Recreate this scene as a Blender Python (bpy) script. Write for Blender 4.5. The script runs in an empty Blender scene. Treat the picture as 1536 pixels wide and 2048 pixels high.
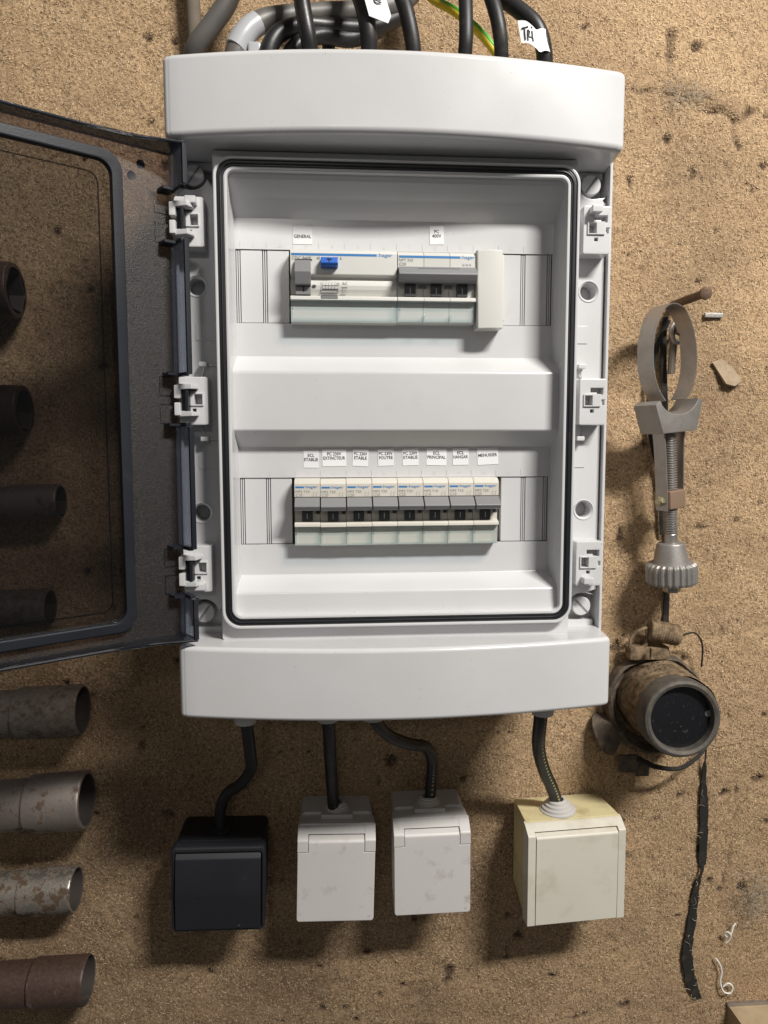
import bpy, bmesh, math, random
import numpy as np
from mathutils import Vector, Matrix

random.seed(7); rng = np.random.default_rng(11)
S = bpy.context.scene
C = S.collection
MM = 0.001

# ------------------------------------------------------------------ camera, light, exposure
cam_data = bpy.data.cameras.new("camera")
cam = bpy.data.objects.new("camera", cam_data); C.objects.link(cam)
cam_data.sensor_fit = 'VERTICAL'; cam_data.sensor_height = 36.0
cam_data.lens = 36.0 * 1450.0 / 2048.0
cam_data.clip_start = 0.01; cam_data.clip_end = 50.0
yaw, pitch, roll = 0.0728, 0.0913, 0.0017
fwd = Vector((math.sin(yaw)*math.cos(pitch), math.cos(yaw)*math.cos(pitch), -math.sin(pitch)))
rgt = Vector((math.cos(yaw), -math.sin(yaw), 0)); dwn = fwd.cross(rgt)
r2 = rgt*math.cos(roll) + dwn*math.sin(roll); d2 = -rgt*math.sin(roll) + dwn*math.cos(roll)
cam.matrix_world = Matrix(((r2.x, -d2.x, -fwd.x, -0.0446), (r2.y, -d2.y, -fwd.y, -0.60696),
                           (r2.z, -d2.z, -fwd.z, -0.01837), (0, 0, 0, 1)))
S.camera = cam
S.view_settings.view_transform = 'Standard'; S.view_settings.look = 'None'
S.view_settings.exposure = 0.12; S.view_settings.gamma = 1.0
S.view_settings.use_curve_mapping = False

W = bpy.data.worlds.new("World"); S.world = W; W.use_nodes = True
bg = W.node_tree.nodes.get("Background"); bg.inputs[0].default_value = (1.0, 0.97, 0.93, 1); bg.inputs[1].default_value = 0.09

def area(name, loc, target, sx, sy, power, col):
    L = bpy.data.lights.new(name, 'AREA'); L.shape = 'RECTANGLE'; L.size = sx; L.size_y = sy
    L.energy = power; L.color = col
    o = bpy.data.objects.new(name, L); C.objects.link(o); o.location = loc
    o.rotation_euler = (Vector(target)-Vector(loc)).to_track_quat('-Z', 'Y').to_euler()
    return o
# workshop strip lights under the ceiling (behind and above the camera)
area("strip_light", (0.86, -1.28, 1.28), (0.86, 0, 0.45), 0.6, 0.15, 61, (1.0, 0.965, 0.91))
area("strip_light_far", (-0.25, -2.4, 0.78), (0, 0, 0), 0.35, 0.14, 2.2, (1.0, 0.96, 0.90))

# ------------------------------------------------------------------ materials
def newmat(name):
    m = bpy.data.materials.new(name); m.use_nodes = True
    nt = m.node_tree; b = nt.nodes.get("Principled BSDF")
    return m, nt, b
def nd(nt, t, **k):
    n = nt.nodes.new(t)
    for a, v in k.items():
        if a in n.inputs.keys() if hasattr(n.inputs, 'keys') else False: n.inputs[a].default_value = v
        else: setattr(n, a, v)
    return n
def noise(nt, scale, detail=4, rough=.6, coord=None):
    n = nt.nodes.new('ShaderNodeTexNoise'); n.inputs['Scale'].default_value = scale
    n.inputs['Detail'].default_value = detail; n.inputs['Roughness'].default_value = rough
    if coord: nt.links.new(coord, n.inputs['Vector'])
    return n
def ramp(nt, src, stops):
    r = nt.nodes.new('ShaderNodeValToRGB'); e = r.color_ramp.elements
    while len(e) < len(stops): e.new(.5)
    for i, (p, c) in enumerate(stops): e[i].position = p; e[i].color = (c[0], c[1], c[2], 1)
    nt.links.new(src, r.inputs[0]); return r
def mix(nt, fac, a, b, mode='MIX'):
    m = nt.nodes.new('ShaderNodeMix'); m.data_type = 'RGBA'; m.blend_type = mode
    for sock, v in ((m.inputs[0], fac), (m.inputs[6], a), (m.inputs[7], b)):
        if hasattr(v, 'is_linked') or hasattr(v, 'links'): nt.links.new(v, sock)
        else: sock.default_value = v if isinstance(v, float) else (v[0], v[1], v[2], 1)
    return m.outputs[2]
def objcoord(nt):
    tc = nt.nodes.new('ShaderNodeTexCoord').outputs['Object']; oi = nt.nodes.new('ShaderNodeObjectInfo')
    va = nt.nodes.new('ShaderNodeVectorMath'); va.operation = 'MULTIPLY_ADD'; va.inputs[1].default_value = (7.3, 5.1, 6.7)
    nt.links.new(oi.outputs['Location'], va.inputs[0]); nt.links.new(tc, va.inputs[2]); return va.outputs[0]
def bump(nt, b, src, strength, dist):
    n = nt.nodes.new('ShaderNodeBump'); n.inputs['Strength'].default_value = strength; n.inputs['Distance'].default_value = dist
    nt.links.new(src, n.inputs['Height']); nt.links.new(n.outputs[0], b.inputs['Normal'])

def plastic(name, col, rough=.3, dirt_tone=.25, dirtcol=(.25, .2, .14), bumpy=.04, metal=0., spec=.5, dscale=45, dlo=.62, dhi=.8):
    m, nt, b = newmat(name); co = objcoord(nt)
    n1 = noise(nt, dscale, 6, .65, co); n2 = noise(nt, 900, 2, .5, co); n3 = noise(nt, 12, 3, .5, co)
    f = ramp(nt, n1.outputs[0], ((dlo, (0, 0, 0)), (dhi, (dirt_tone, dirt_tone, dirt_tone))))
    v = ramp(nt, n3.outputs[0], ((.3, tuple(c*.95 for c in col)), (.7, tuple(min(1, c*1.03) for c in col))))
    c = mix(nt, f.outputs[0], v.outputs[0], dirtcol)
    nt.links.new(c, b.inputs['Base Color'])
    rr = ramp(nt, n3.outputs[0], ((.3, (rough*.8,)*3), (.75, (min(1, rough*1.35),)*3)))
    nt.links.new(rr.outputs[0], b.inputs['Roughness'])
    b.inputs['Metallic'].default_value = metal; b.inputs['Specular IOR Level'].default_value = spec
    bump(nt, b, n2.outputs[0], bumpy, .0004)
    return m
def specks(m):
    nt = m.node_tree; b = nt.nodes['Principled BSDF']; src = b.inputs['Base Color'].links[0].from_socket; co = objcoord(nt)
    n = noise(nt, 620, 1, .4, co); n2 = noise(nt, 9, 4, .6, co); n3 = noise(nt, 30, 6, .7, co)
    f = ramp(nt, n.outputs[0], ((.78, (0, 0, 0)), (.81, (.4, .4, .4))))
    c = mix(nt, f.outputs[0], src, (.16, .14, .11))
    g = ramp(nt, n2.outputs[0], ((.42, (0, 0, 0)), (.75, (.16, .16, .16)))); c = mix(nt, g.outputs[0], c, (.44, .41, .36))
    h = ramp(nt, n3.outputs[0], ((.60, (0, 0, 0)), (.72, (.10, .10, .10)))); c = mix(nt, h.outputs[0], c, (.30, .27, .23))
    nt.links.new(c, b.inputs['Base Color'])
def rusty(name, metalcol, rustcol, lo, hi, scale=60, rough=.45, rustrough=.85):
    m, nt, b = newmat(name); co = objcoord(nt)
    n1 = noise(nt, scale, 8, .7, co); n2 = noise(nt, scale*6, 4, .7, co)
    f = ramp(nt, n1.outputs[0], ((lo, (0, 0, 0)), (hi, (1, 1, 1))))
    rc = ramp(nt, n2.outputs[0], ((.3, tuple(c*.5 for c in rustcol)), (.7, rustcol)))
    nt.links.new(mix(nt, f.outputs[0], metalcol, rc.outputs[0]), b.inputs['Base Color'])
    r = ramp(nt, f.outputs[0], ((0, (rough,)*3), (1, (rustrough,)*3))); nt.links.new(r.outputs[0], b.inputs['Roughness'])
    mt = ramp(nt, f.outputs[0], ((0, (.85,)*3), (1, (0.1,)*3))); nt.links.new(mt.outputs[0], b.inputs['Metallic'])
    bump(nt, b, n2.outputs[0], .3, .0007)
    return m
def clear(name, tint, rough=.05, gl=1.0, haze=None, hazefac=0.):
    m = bpy.data.materials.new(name); m.use_nodes = True; nt = m.node_tree; nt.nodes.clear()
    out = nt.nodes.new('ShaderNodeOutputMaterial'); t = nt.nodes.new('ShaderNodeBsdfTransparent'); t.inputs[0].default_value = (*tint, 1)
    g = nt.nodes.new('ShaderNodeBsdfGlossy'); g.inputs['Roughness'].default_value = rough; g.inputs[0].default_value = (gl, gl, gl, 1)
    fr = nt.nodes.new('ShaderNodeFresnel'); fr.inputs[0].default_value = 1.5
    ge = nt.nodes.new('ShaderNodeNewGeometry'); sub = nt.nodes.new('ShaderNodeMath'); sub.operation = 'SUBTRACT'; sub.use_clamp = True; nt.links.new(fr.outputs[0], sub.inputs[0]); nt.links.new(ge.outputs['Backfacing'], sub.inputs[1])
    mx = nt.nodes.new('ShaderNodeMixShader'); nt.links.new(sub.outputs[0], mx.inputs[0]); nt.links.new(t.outputs[0], mx.inputs[1]); nt.links.new(g.outputs[0], mx.inputs[2])
    last = mx
    if haze:
        d = nt.nodes.new('ShaderNodeBsdfDiffuse'); d.inputs[0].default_value = (*haze, 1)
        m2 = nt.nodes.new('ShaderNodeMixShader'); m2.inputs[0].default_value = hazefac
        nt.links.new(mx.outputs[0], m2.inputs[1]); nt.links.new(d.outputs[0], m2.inputs[2]); last = m2
        n = noise(nt, 1500, 2, .5, objcoord(nt)); bp = nt.nodes.new('ShaderNodeBump'); bp.inputs['Strength'].default_value = .9; bp.inputs['Distance'].default_value = .0005
        nt.links.new(n.outputs[0], bp.inputs['Height']); nt.links.new(bp.outputs[0], g.inputs['Normal']); nt.links.new(bp.outputs[0], d.inputs['Normal'])
    nt.links.new(last.outputs[0], out.inputs[0]); return m

M = {}
M['white'] = plastic('white_plastic', (.60, .60, .61), .22, .22, (.3, .26, .2), .02, dlo=.7, dhi=.85)
M['white2'] = plastic('white_plastic_inner', (.60, .60, .61), .2, .15, (.3, .26, .2), .02, dlo=.72, dhi=.85)
specks(M['white']); specks(M['white2'])
M['gasket'] = plastic('black_rubber', (.012, .013, .016), .35, .1, bumpy=.05)
M['recess'] = plastic('dark_recess', (.10, .10, .105), .6, .1)
M['cream'] = plastic('cream_plastic', (.62, .61, .575), .35, .15)
M['ivory'] = plastic('ivory_plastic', (.62, .59, .525), .35, .2)
M['toggle'] = plastic('grey_toggle', (.22, .22, .225), .38, .1)
M['lever'] = plastic('dark_lever', (.055, .056, .062), .4, .1)
M['blue'] = plastic('blue_button', (.02, .12, .52), .35, .05)
M['bluep'] = plastic('blue_print', (.035, .19, .46), .5, 0)
M['print'] = plastic('grey_print', (.16, .16, .17), .6, 0)
M['ink'] = plastic('black_ink', (.02, .02, .025), .6, 0)
M['paper'] = plastic('label_paper', (.78, .78, .80), .55, .05)
M['clear'] = clear('clear_label_cover', (.975, .988, .992), .06)
M['clear_edge'] = clear('clear_cover_edge', (.925, .962, .972), .08)
M['smoke'] = clear('smoked_window', (.53, .53, .545), .03)
M['smoke_rough'] = clear('smoked_textured_border', (.60, .57, .575), .40, .9, (.13, .13, .14), .07)
M['smoke_edge'] = clear('smoked_edge_wall', (.38, .40, .44), .18, 1.0, (.02, .023, .03), .3)
M['strip'] = clear('hinge_strip_lit_haze', (.72, .76, .84), .25, 1.0, (.26, .29, .36), .42)  # pale blue haze colours in light transmitted from the white flange behind
M['bead'] = plastic('dark_seal_bead', (.014, .016, .022), .42, .1, bumpy=.15, spec=.3)
M['cable'] = plastic('black_cable', (.014, .014, .015), .42, .3, (.13, .11, .085), .15, dscale=70, dlo=.52, dhi=.8)
M['cable_grey'] = plastic('grey_cable', (.11, .105, .10), .45, .5, (.16, .13, .10), .15, dscale=60, dlo=.45, dhi=.8)
M['cable_old'] = plastic('dusty_old_cable', (.15, .125, .095), .7, .5, (.09, .07, .05), .3, dscale=60, dlo=.4, dhi=.7)
M['tape'] = plastic('grey_tape', (.42, .43, .45), .3, .1)
M['green'] = plastic('green_insulation', (.09, .42, .03), .4, .1)
M['yellow'] = plastic('yellow_insulation', (.70, .52, .03), .4, .1)
M['mark'] = plastic('cable_marking', (.38, .34, .14), .6, .3)
M['black_box'] = plastic('anthracite_plastic', (.012, .013, .017), .5, .3, (.10, .09, .08), .1, dscale=60, dlo=.62, dhi=.85)
M['grey_box'] = plastic('grey_box_plastic', (.52, .50, .48), .4, .5, (.20, .16, .12), .1, dscale=55, dlo=.6, dhi=.8)
M['lid'] = plastic('grey_lid_plastic', (.57, .55, .535), .36, .55, (.20, .17, .14), .06, dscale=60, dlo=.57, dhi=.8)
M['yellowed'] = plastic('yellowed_plastic', (.62, .54, .31), .45, .7, (.22, .15, .08), .1, dscale=45, dlo=.5, dhi=.75)
M['switch_white'] = plastic('dirty_white_plastic', (.62, .59, .51), .4, .5, (.34, .26, .15), .06, dscale=38, dlo=.5, dhi=.8)
M['steel'] = plastic('dull_steel', (.42, .40, .38), .38, .5, (.25, .20, .15), .2, metal=.8, dscale=80, dlo=.45, dhi=.75)
M['casting'] = plastic('cast_aluminium', (.36, .345, .33), .5, .45, (.24, .2, .15), .5, metal=.7, dscale=90, dlo=.45, dhi=.75)
M['brass'] = plastic('tarnished_brass', (.36, .25, .18), .5, .5, (.2, .14, .1), .3, metal=.6)
M['bolt'] = plastic('zinc_bolt', (.50, .45, .30), .35, .3, (.2, .16, .1), .2, metal=.85)
M['rust'] = rusty('rusty_iron', (.16, .12, .10), (.17, .095, .055), .3, .55, 160)
M['tube1'] = rusty('flaking_grey_steel', (.26, .23, .20), (.12, .085, .060), .40, .60, 170, .6)
M['tube2'] = rusty('worn_grey_paint_steel', (.30, .26, .235), (.12, .080, .055), .50, .62, 85, .6)
M['tube3'] = rusty('half_bare_steel', (.36, .33, .29), (.11, .070, .043), .44, .55, 110, .4)
M['tube4'] = rusty('brown_oxidised_steel', (.30, .26, .22), (.085, .050, .038), .33, .40, 60, .4, .5)
M['bore'] = plastic('dark_bore', (.035, .028, .024), .8, .3)  # near-black colour for tube insides and vent dots
M['rubber'] = plastic('dusty_rubber', (.06, .048, .038), .9, .7, (.24, .175, .11), .8, dscale=120, dlo=.4, dhi=.75)
M['leather'] = plastic('dusty_leather', (.10, .072, .046), .95, .85, (.33, .24, .15), 1.0, dscale=160, dlo=.38, dhi=.66, spec=.1)
M['ring'] = plastic('dusty_metal_ring', (.075, .070, .064), .6, .6, (.20, .16, .115), .5, metal=.2, dscale=130, dlo=.4, dhi=.75)
M['glass_dark'] = plastic('dusty_dark_lens', (.008, .008, .010), .3, .5, (.20, .18, .17), .5, dscale=300, dlo=.6, dhi=.78)
M['strap'] = plastic('dusty_black_strap', (.014, .013, .011), .85, .35, (.10, .08, .055), .5, dscale=120, dlo=.5, dhi=.75)
M['web'] = plastic('cobweb_fibre', (.40, .34, .26), .95, .3)
M['shaving'] = plastic('white_shaving', (.8, .79, .76), .4, 0)
M['flake'] = plastic('grey_flake', (.40, .31, .215), .9, .6, (.24, .18, .12), .8, dscale=150, dlo=.4, dhi=.7, spec=.1)
M['woodbox'] = plastic('worn_board', (.42, .32, .2), .7, .6, (.18, .13, .09), .3, dscale=35, dlo=.45, dhi=.75)

# ------------------------------------------------------------------ mesh helpers (millimetres; x right, d out of the wall, z up)
def P(x, d, z): return Vector((x*MM, -d*MM, z*MM))
ident = lambda a, b, c: (a, b, c)
class MB:
    def __init__(s, mp=None): s.bm = bmesh.new(); s.mp = mp or ident
    def v(s, x, d, z): return s.bm.verts.new(P(*s.mp(x, d, z)))
    def _bev(s, verts, bev, seg, edges=None):
        if bev <= 0: return
        ed = edges if edges is not None else list({e for v in verts for e in v.link_edges})
        bmesh.ops.bevel(s.bm, geom=ed, offset=bev*MM, segments=seg, profile=.5, affect='EDGES', clamp_overlap=True)
    def loft(s, loops, bev=0, seg=2, cap=True, closed=True):
        vs = [[s.v(*p) for p in lp] for lp in loops]
        n = len(vs[0]); faces = []
        for a, b in zip(vs[:-1], vs[1:]):
            for i in range(n if closed else n-1):
                j = (i+1) % n; faces.append(s.bm.faces.new((a[i], a[j], b[j], b[i])))
        if cap:
            s.bm.faces.new(vs[0][::-1]); s.bm.faces.new(vs[-1])
        s._bev([v for l in vs for v in l], bev, seg); return vs
    def sol(s, loops, bev=0, seg=2): s.loft(loops, bev, seg); return s
    def box(s, x0, x1, d0, d1, z0, z1, bev=0, seg=2):
        s.loft([[(x0, d, z0), (x1, d, z0), (x1, d, z1), (x0, d, z1)] for d in (d0, d1)], bev, seg); return s
    def prism_x(s, prof, x0, x1, bev=0, seg=2):      # prof of (z, d)
        s.loft([[(x, d, z) for z, d in prof] for x in (x0, x1)], bev, seg); return s
    def strip_x(s, prof, x0, x1):                     # open sheet
        s.loft([[(x, d, z) for z, d in prof] for x in (x0, x1)], cap=False, closed=False); return s
    def prism_z(s, prof, z0, z1, bev=0, seg=3):      # prof of (x, d); bevels top and bottom rims and sharp corners
        vs = s.loft([[(x, d, z) for x, d in prof] for z in (z0, z1)])
        if bev:
            ed = []
            for l in vs:
                for i in range(len(l)):
                    e = s.bm.edges.get((l[i], l[(i+1) % len(l)]))
                    if e: ed.append(e)
            for i in range(len(prof)):
                a = Vector(prof[i-1]); b = Vector(prof[i]); c = Vector(prof[(i+1) % len(prof)])
                if abs((b-a).angle_signed(c-b, 0)) > .6:
                    e = s.bm.edges.get((vs[0][i], vs[1][i]))
                    if e: ed.append(e)
            s._bev(None, bev, seg, ed)
        return s
    def frame(s, pts):
        pts = [Vector(p) for p in pts]; T = []
        for i in range(len(pts)):
            t = pts[min(i+1, len(pts)-1)] - pts[max(i-1, 0)]; T.append(t.normalized() if t.length > 1e-9 else Vector((0, 0, 1)))
        u = T[0].orthogonal().normalized(); out = []
        for t in T:
            u = (u - t*u.dot(t)).normalized(); out.append((u, t.cross(u)))
        return pts, T, out
    def tube(s, pts, r, seg=12, cap=True, n=0):
        if n: pts, r = smooth(pts, r, n)
        pts, T, fr = s.frame(pts); rs = r if isinstance(r, (list, tuple)) else [r]*len(pts)
        loops = []
        for p, (u, w), q in zip(pts, fr, rs):
            loops.append([tuple(p + (u*math.cos(a) + w*math.sin(a))*q) for a in [2*math.pi*k/seg for k in range(seg)]])
        s.loft(loops, cap=cap); return s
    def ribbon(s, pts, width_dir, w, th, n=0):
        if n: pts, _ = smooth(pts, 1, n)
        pts = [Vector(p) for p in pts]; wd = Vector(width_dir).normalized(); loops = []
        for i, p in enumerate(pts):
            t = (pts[min(i+1, len(pts)-1)] - pts[max(i-1, 0)]).normalized(); nn = t.cross(wd).normalized()
            ww = (w[i*len(w)//len(pts)]*(.86 + .28*((i*7919) % 17)/16)) if isinstance(w, list) else w
            a = wd*ww/2; b = nn*th/2
            loops.append([tuple(p+a+b), tuple(p-a+b), tuple(p-a-b), tuple(p+a-b)])
        s.loft(loops); return s
    def lathe(s, prof, c, axis=(0, 1, 0), seg=32, mod=None, cap=False, phase=0.):   # prof of (r, h) along axis from c
        ax = Vector(axis).normalized(); u = ax.orthogonal().normalized(); w = ax.cross(u); c = Vector(c); loops = []
        for r, h in prof:
            lp = []
            for k in range(seg):
                a = 2*math.pi*k/seg + phase; q = r*(mod(k) if mod and r > 0 else 1)
                lp.append(tuple(c + ax*h + (u*math.cos(a) + w*math.sin(a))*max(q, .001)))
            loops.append(lp)
        s.loft(loops, cap=cap); return s
    def plate(s, outer, holes, d0, d1, bev=0, seg=2):
        cu = bpy.data.curves.new('tmp', 'CURVE'); cu.dimensions = '2D'; cu.fill_mode = 'BOTH'
        for lp in [outer]+list(holes):
            sp = cu.splines.new('POLY'); sp.points.add(len(lp)-1); sp.use_cyclic_u = True
            for pt, (x, z) in zip(sp.points, lp): pt.co = (x, z, 0, 1)
        cu.extrude = max((d1-d0)/2 - bev, 1e-4); cu.bevel_depth = bev; cu.bevel_resolution = seg-1
        if bev: cu.offset = -bev
        o = bpy.data.objects.new('tmp', cu); me = bpy.data.meshes.new_from_object(o)
        mid = (d0+d1)/2; off = len(s.bm.verts)
        vs = [s.v(v.co.x, mid+v.co.z, v.co.y) for v in me.vertices]
        for f in me.polygons:
            try: s.bm.faces.new([vs[i] for i in f.vertices])
            except ValueError: pass
        bpy.data.objects.remove(o); bpy.data.curves.remove(cu); bpy.data.meshes.remove(me); return s
    def text(s, txt, x, d, z, h, w=None, rot=0, align='LEFT', th=.03, bold=0):
        cu = bpy.data.curves.new('tmp', 'FONT'); cu.body = txt; cu.size = 1.0; cu.offset = bold; cu.resolution_u = 2
        o = bpy.data.objects.new('tmp', cu); me = bpy.data.meshes.new_from_object(o)
        xs = [v.co.x for v in me.vertices]
        if xs:
            x0, x1 = min(xs), max(xs); k = h/.70; kx = w/(x1-x0) if w else k
            ax = {'LEFT': x0, 'CENTER': (x0+x1)/2, 'RIGHT': x1}[align]; c, sn = math.cos(rot), math.sin(rot); vs = []
            for v in me.vertices:
                a = (v.co.x-ax)*kx; b = v.co.y*k - (h/2)
                vs.append(s.v(x + a*c - b*sn, d + th, z + a*sn + b*c))
            for f in me.polygons:
                try: s.bm.faces.new([vs[i] for i in f.vertices])
                except ValueError: pass
        bpy.data.objects.remove(o); bpy.data.curves.remove(cu); bpy.data.meshes.remove(me); return s
    def mesh(s, name, mat, ang=35, flat=False, normals=True):
        bmesh.ops.remove_doubles(s.bm, verts=s.bm.verts, dist=1e-7)
        if normals: bmesh.ops.recalc_face_normals(s.bm, faces=s.bm.faces)
        me = bpy.data.meshes.new(name); s.bm.to_mesh(me); s.bm.free()
        me.materials.append(M[mat])
        if not flat:
            for p in me.polygons: p.use_smooth = True
            me.set_sharp_from_angle(angle=math.radians(ang))
        return me
def smooth(pts, r, n):
    p = [Vector(q) for q in pts]; rs = r if isinstance(r, (list, tuple)) else [r]*len(p); o = []; ro = []
    for i in range(len(p)-1):
        a = p[max(i-1, 0)]; b = p[i]; c = p[i+1]; e = p[min(i+2, len(p)-1)]
        for k in range(n):
            t = k/n
            o.append(.5*((2*b) + (c-a)*t + (2*a-5*b+4*c-e)*t*t + (3*b-a-3*c+e)*t**3)); ro.append(rs[i]*(1-t)+rs[i+1]*t)
    o.append(p[-1]); ro.append(rs[-1]); return o, (ro if isinstance(r, (list, tuple)) else r)
def rrect(x0, x1, z0, z1, r, n=6):
    o = []
    for cx, cz, a0 in ((x1-r, z1-r, 0), (x0+r, z1-r, 90), (x0+r, z0+r, 180), (x1-r, z0+r, 270)):
        for k in range(n+1):
            a = math.radians(a0 + 90*k/n); o.append((cx + r*math.cos(a), cz + r*math.sin(a)))
    return o
def circ(x, z, r, n=28): return [(x + r*math.cos(2*math.pi*k/n), z + r*math.sin(2*math.pi*k/n)) for k in range(n)]
def rect(x0, x1, z0, z1): return [(x0, z0), (x1, z0), (x1, z1), (x0, z1)]
def mir(pts): return [(-x, z) for x, z in pts]

def tag(o, label, cat, group=None, kind=None):
    if label: o['label'] = label
    if cat: o['category'] = cat
    if group: o['group'] = group
    if kind: o['kind'] = kind
    return o
def thing(name, label, cat, loc=(0, 0, 0), group=None, rot=None):
    o = bpy.data.objects.new(name, None); C.objects.link(o); o.location = P(*loc); o.empty_display_size = .01
    if rot: o.rotation_euler = rot
    return tag(o, label, cat, group)
CACHE = {}
def obj(name, me, parent=None):
    o = bpy.data.objects.new(name, me); C.objects.link(o); o.parent = parent
    if len(me.vertices) < 60000:
        w_ = o.modifiers.new('weighted', 'WEIGHTED_NORMAL'); w_.keep_sharp = True
    return o
def part(name, mb, mat, parent=None, ang=35, normals=True, flat=False):
    return obj(name, mb.mesh(name, mat, ang, flat, normals), parent)
def cpart(key, name, fn, mat, parent, ang=35):
    if key not in CACHE: CACHE[key] = fn(MB()).mesh(name, mat, ang)
    return obj(name, CACHE[key], parent)

# ------------------------------------------------------------------ wall
def vnoise(nx, nz, cell, seed):
    g = np.random.default_rng(seed).standard_normal((int(nz/cell)+3, int(nx/cell)+3))
    z = np.arange(nz)/cell; x = np.arange(nx)/cell
    zi = z.astype(int); xi = x.astype(int); fz = (z-zi)[:, None]; fx = (x-xi)[None]
    fz = fz*fz*(3-2*fz); fx = fx*fx*(3-2*fx)
    a = g[zi][:, xi]; b = g[zi][:, xi+1]; c = g[zi+1][:, xi]; e = g[zi+1][:, xi+1]
    return a*(1-fx)*(1-fz) + b*fx*(1-fz) + c*(1-fx)*fz + e*fx*fz
def segdist(X, Z, pl):
    best = np.full(X.shape, 1e9)
    for (x0, z0), (x1, z1) in zip(pl[:-1], pl[1:]):
        dx, dz = x1-x0, z1-z0; t = np.clip(((X-x0)*dx + (Z-z0)*dz)/(dx*dx+dz*dz), 0, 1)
        best = np.minimum(best, np.hypot(X-x0-t*dx, Z-z0-t*dz))
    return best
STEP = 2.5; X0, X1, Z0, Z1 = -520., 520., -700., 520.
nx = int((X1-X0)/STEP)+1; nz = int((Z1-Z0)/STEP)+1
gx = X0 + np.arange(nx)*STEP; gz = Z0 + np.arange(nz)*STEP; GX, GZ = np.meshgrid(gx, gz)
H = vnoise(nx, nz, 60, 1)*1.6 + vnoise(nx, nz, 22, 2)*.8 + vnoise(nx, nz, 8, 3)*.45 + vnoise(nx, nz, 3, 4)*.32 + vnoise(nx, nz, 1.6, 5)*.25
DIRT_TONE = np.clip(vnoise(nx, nz, 45, 6)*.35 + vnoise(nx, nz, 14, 7)*.25 + .15 + 0, 0, 1)*.34 + np.clip((-GZ-170 + vnoise(nx, nz, 30, 31)*45)/330, 0, .5)*np.clip(.60 - GX/600, .22, .9)  # random dirt, plus a tone darker towards the bottom, more on the left
pit = vnoise(nx, nz, 4.2, 8) + .5*vnoise(nx, nz, 2.0, 9)
pm = np.clip((pit-1.72)/.55, 0, 1); H -= pm*3.0; DIRT_TONE = np.maximum(DIRT_TONE, pm*.95)
crack = [(236, 318), (233, 300), (236, 294), (232, 281), (229, 270), (243, 267), (257, 264), (266, 257), (283, 256), (292, 251), (302, 257), (330, 268)]
crack2 = [(292, 251), (294, 240), (296, 228)]
crack3 = [(229, 270), (212, 272), (190, 270)]
for pl, wd, dp in ((crack, 4.6, 5.0), (crack2, 2.8, 3.5), (crack3, 2.8, 2.5),
                   ([(318, -316), (319, -360), (316, -400), (311, -430)], 1.6, 1.2), ([(240, 18), (247, -40), (243, -120)], 2.5, 1.0),
                   ([(-70, -195), (-35, -238), (35, -246), (90, -222)], 7, 1.5), ([(190, -395), (215, -385), (240, -392)], 3, 1.5)):
    dd = segdist(GX + vnoise(nx, nz, 4, 20)*2.0, GZ + vnoise(nx, nz, 4, 21)*2.0, pl)
    m = np.clip(1-dd/wd, 0, 1)*np.clip(.7+.5*vnoise(nx, nz, 6, 22), 0.1, 1); H -= m*dp; DIRT_TONE = np.maximum(DIRT_TONE, m*.95)
# layer of dust and lint caught on the ledge above the crack
lm = np.clip(1-segdist(GX, GZ, [(238, 276), (262, 272), (290, 258)])/11, 0, 1); DIRT_TONE = np.maximum(DIRT_TONE, np.clip(lm*1.0, 0, .3)); H += lm*1.5
verts = np.stack([GX*MM, -H*MM, GZ*MM], -1).reshape(-1, 3)
idx = np.arange(nx*nz).reshape(nz, nx)
quads = np.stack([idx[:-1, :-1], idx[:-1, 1:], idx[1:, 1:], idx[1:, :-1]], -1).reshape(-1, 4)
def npmesh(name, v, q, mat, attrs=None, smoothed=True):
    me = bpy.data.meshes.new(name); k = q.shape[1]
    me.vertices.add(len(v)); me.vertices.foreach_set('co', v.astype(np.float32).ravel())
    me.loops.add(q.size); me.loops.foreach_set('vertex_index', q.astype(np.int32).ravel())
    me.polygons.add(len(q)); me.polygons.foreach_set('loop_start', np.arange(0, q.size, k, dtype=np.int32))
    me.update(calc_edges=True)
    if smoothed: me.polygons.foreach_set('use_smooth', np.ones(len(q), bool))
    for an, av in (attrs or {}).items():
        a = me.attributes.new(an, 'FLOAT', 'POINT'); a.data.foreach_set('value', av.astype(np.float32).ravel())
    me.validate(); me.materials.append(mat); return me
def wallmat(name, chips):
    m, nt, b = newmat(name); co = objcoord(nt)
    at = nt.nodes.new('ShaderNodeAttribute'); at.attribute_name = 'dirt_tone'
    n1 = noise(nt, 420, 6, .7, co); n2 = noise(nt, 30, 5, .6, co)
    if chips:
        g = nt.nodes.new('ShaderNodeNewGeometry')
        c = ramp(nt, g.outputs['Random Per Island'], ((0, (.09, .057, .032)), (.13, (.42, .285, .165)), (.2, (.70, .50, .30)), (.55, (.80, .585, .365)), (.85, (.86, .65, .42)), (1, (.86, .68, .46)))).outputs[0]
    else:
        c = ramp(nt, n1.outputs[0], ((.34, (.13, .082, .047)), (.5, (.42, .29, .17)), (.7, (.64, .46, .28)))).outputs[0]
    c = mix(nt, ramp(nt, n2.outputs[0], ((.40, (0, 0, 0)), (.72, (.4, .4, .4)))).outputs[0], c, (.42, .28, .165))
    c = mix(nt, at.outputs['Fac'], c, (.075, .050, .038))
    nt.links.new(c, b.inputs['Base Color']); b.inputs['Roughness'].default_value = .9; b.inputs['Specular IOR Level'].default_value = .05
    bump(nt, b, n1.outputs[0], .8, .0015); return m
wall = obj('wall', npmesh('wall', verts, quads, wallmat('wall_fibre', False), {'dirt_tone': DIRT_TONE})); wall['kind'] = 'structure'
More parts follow.
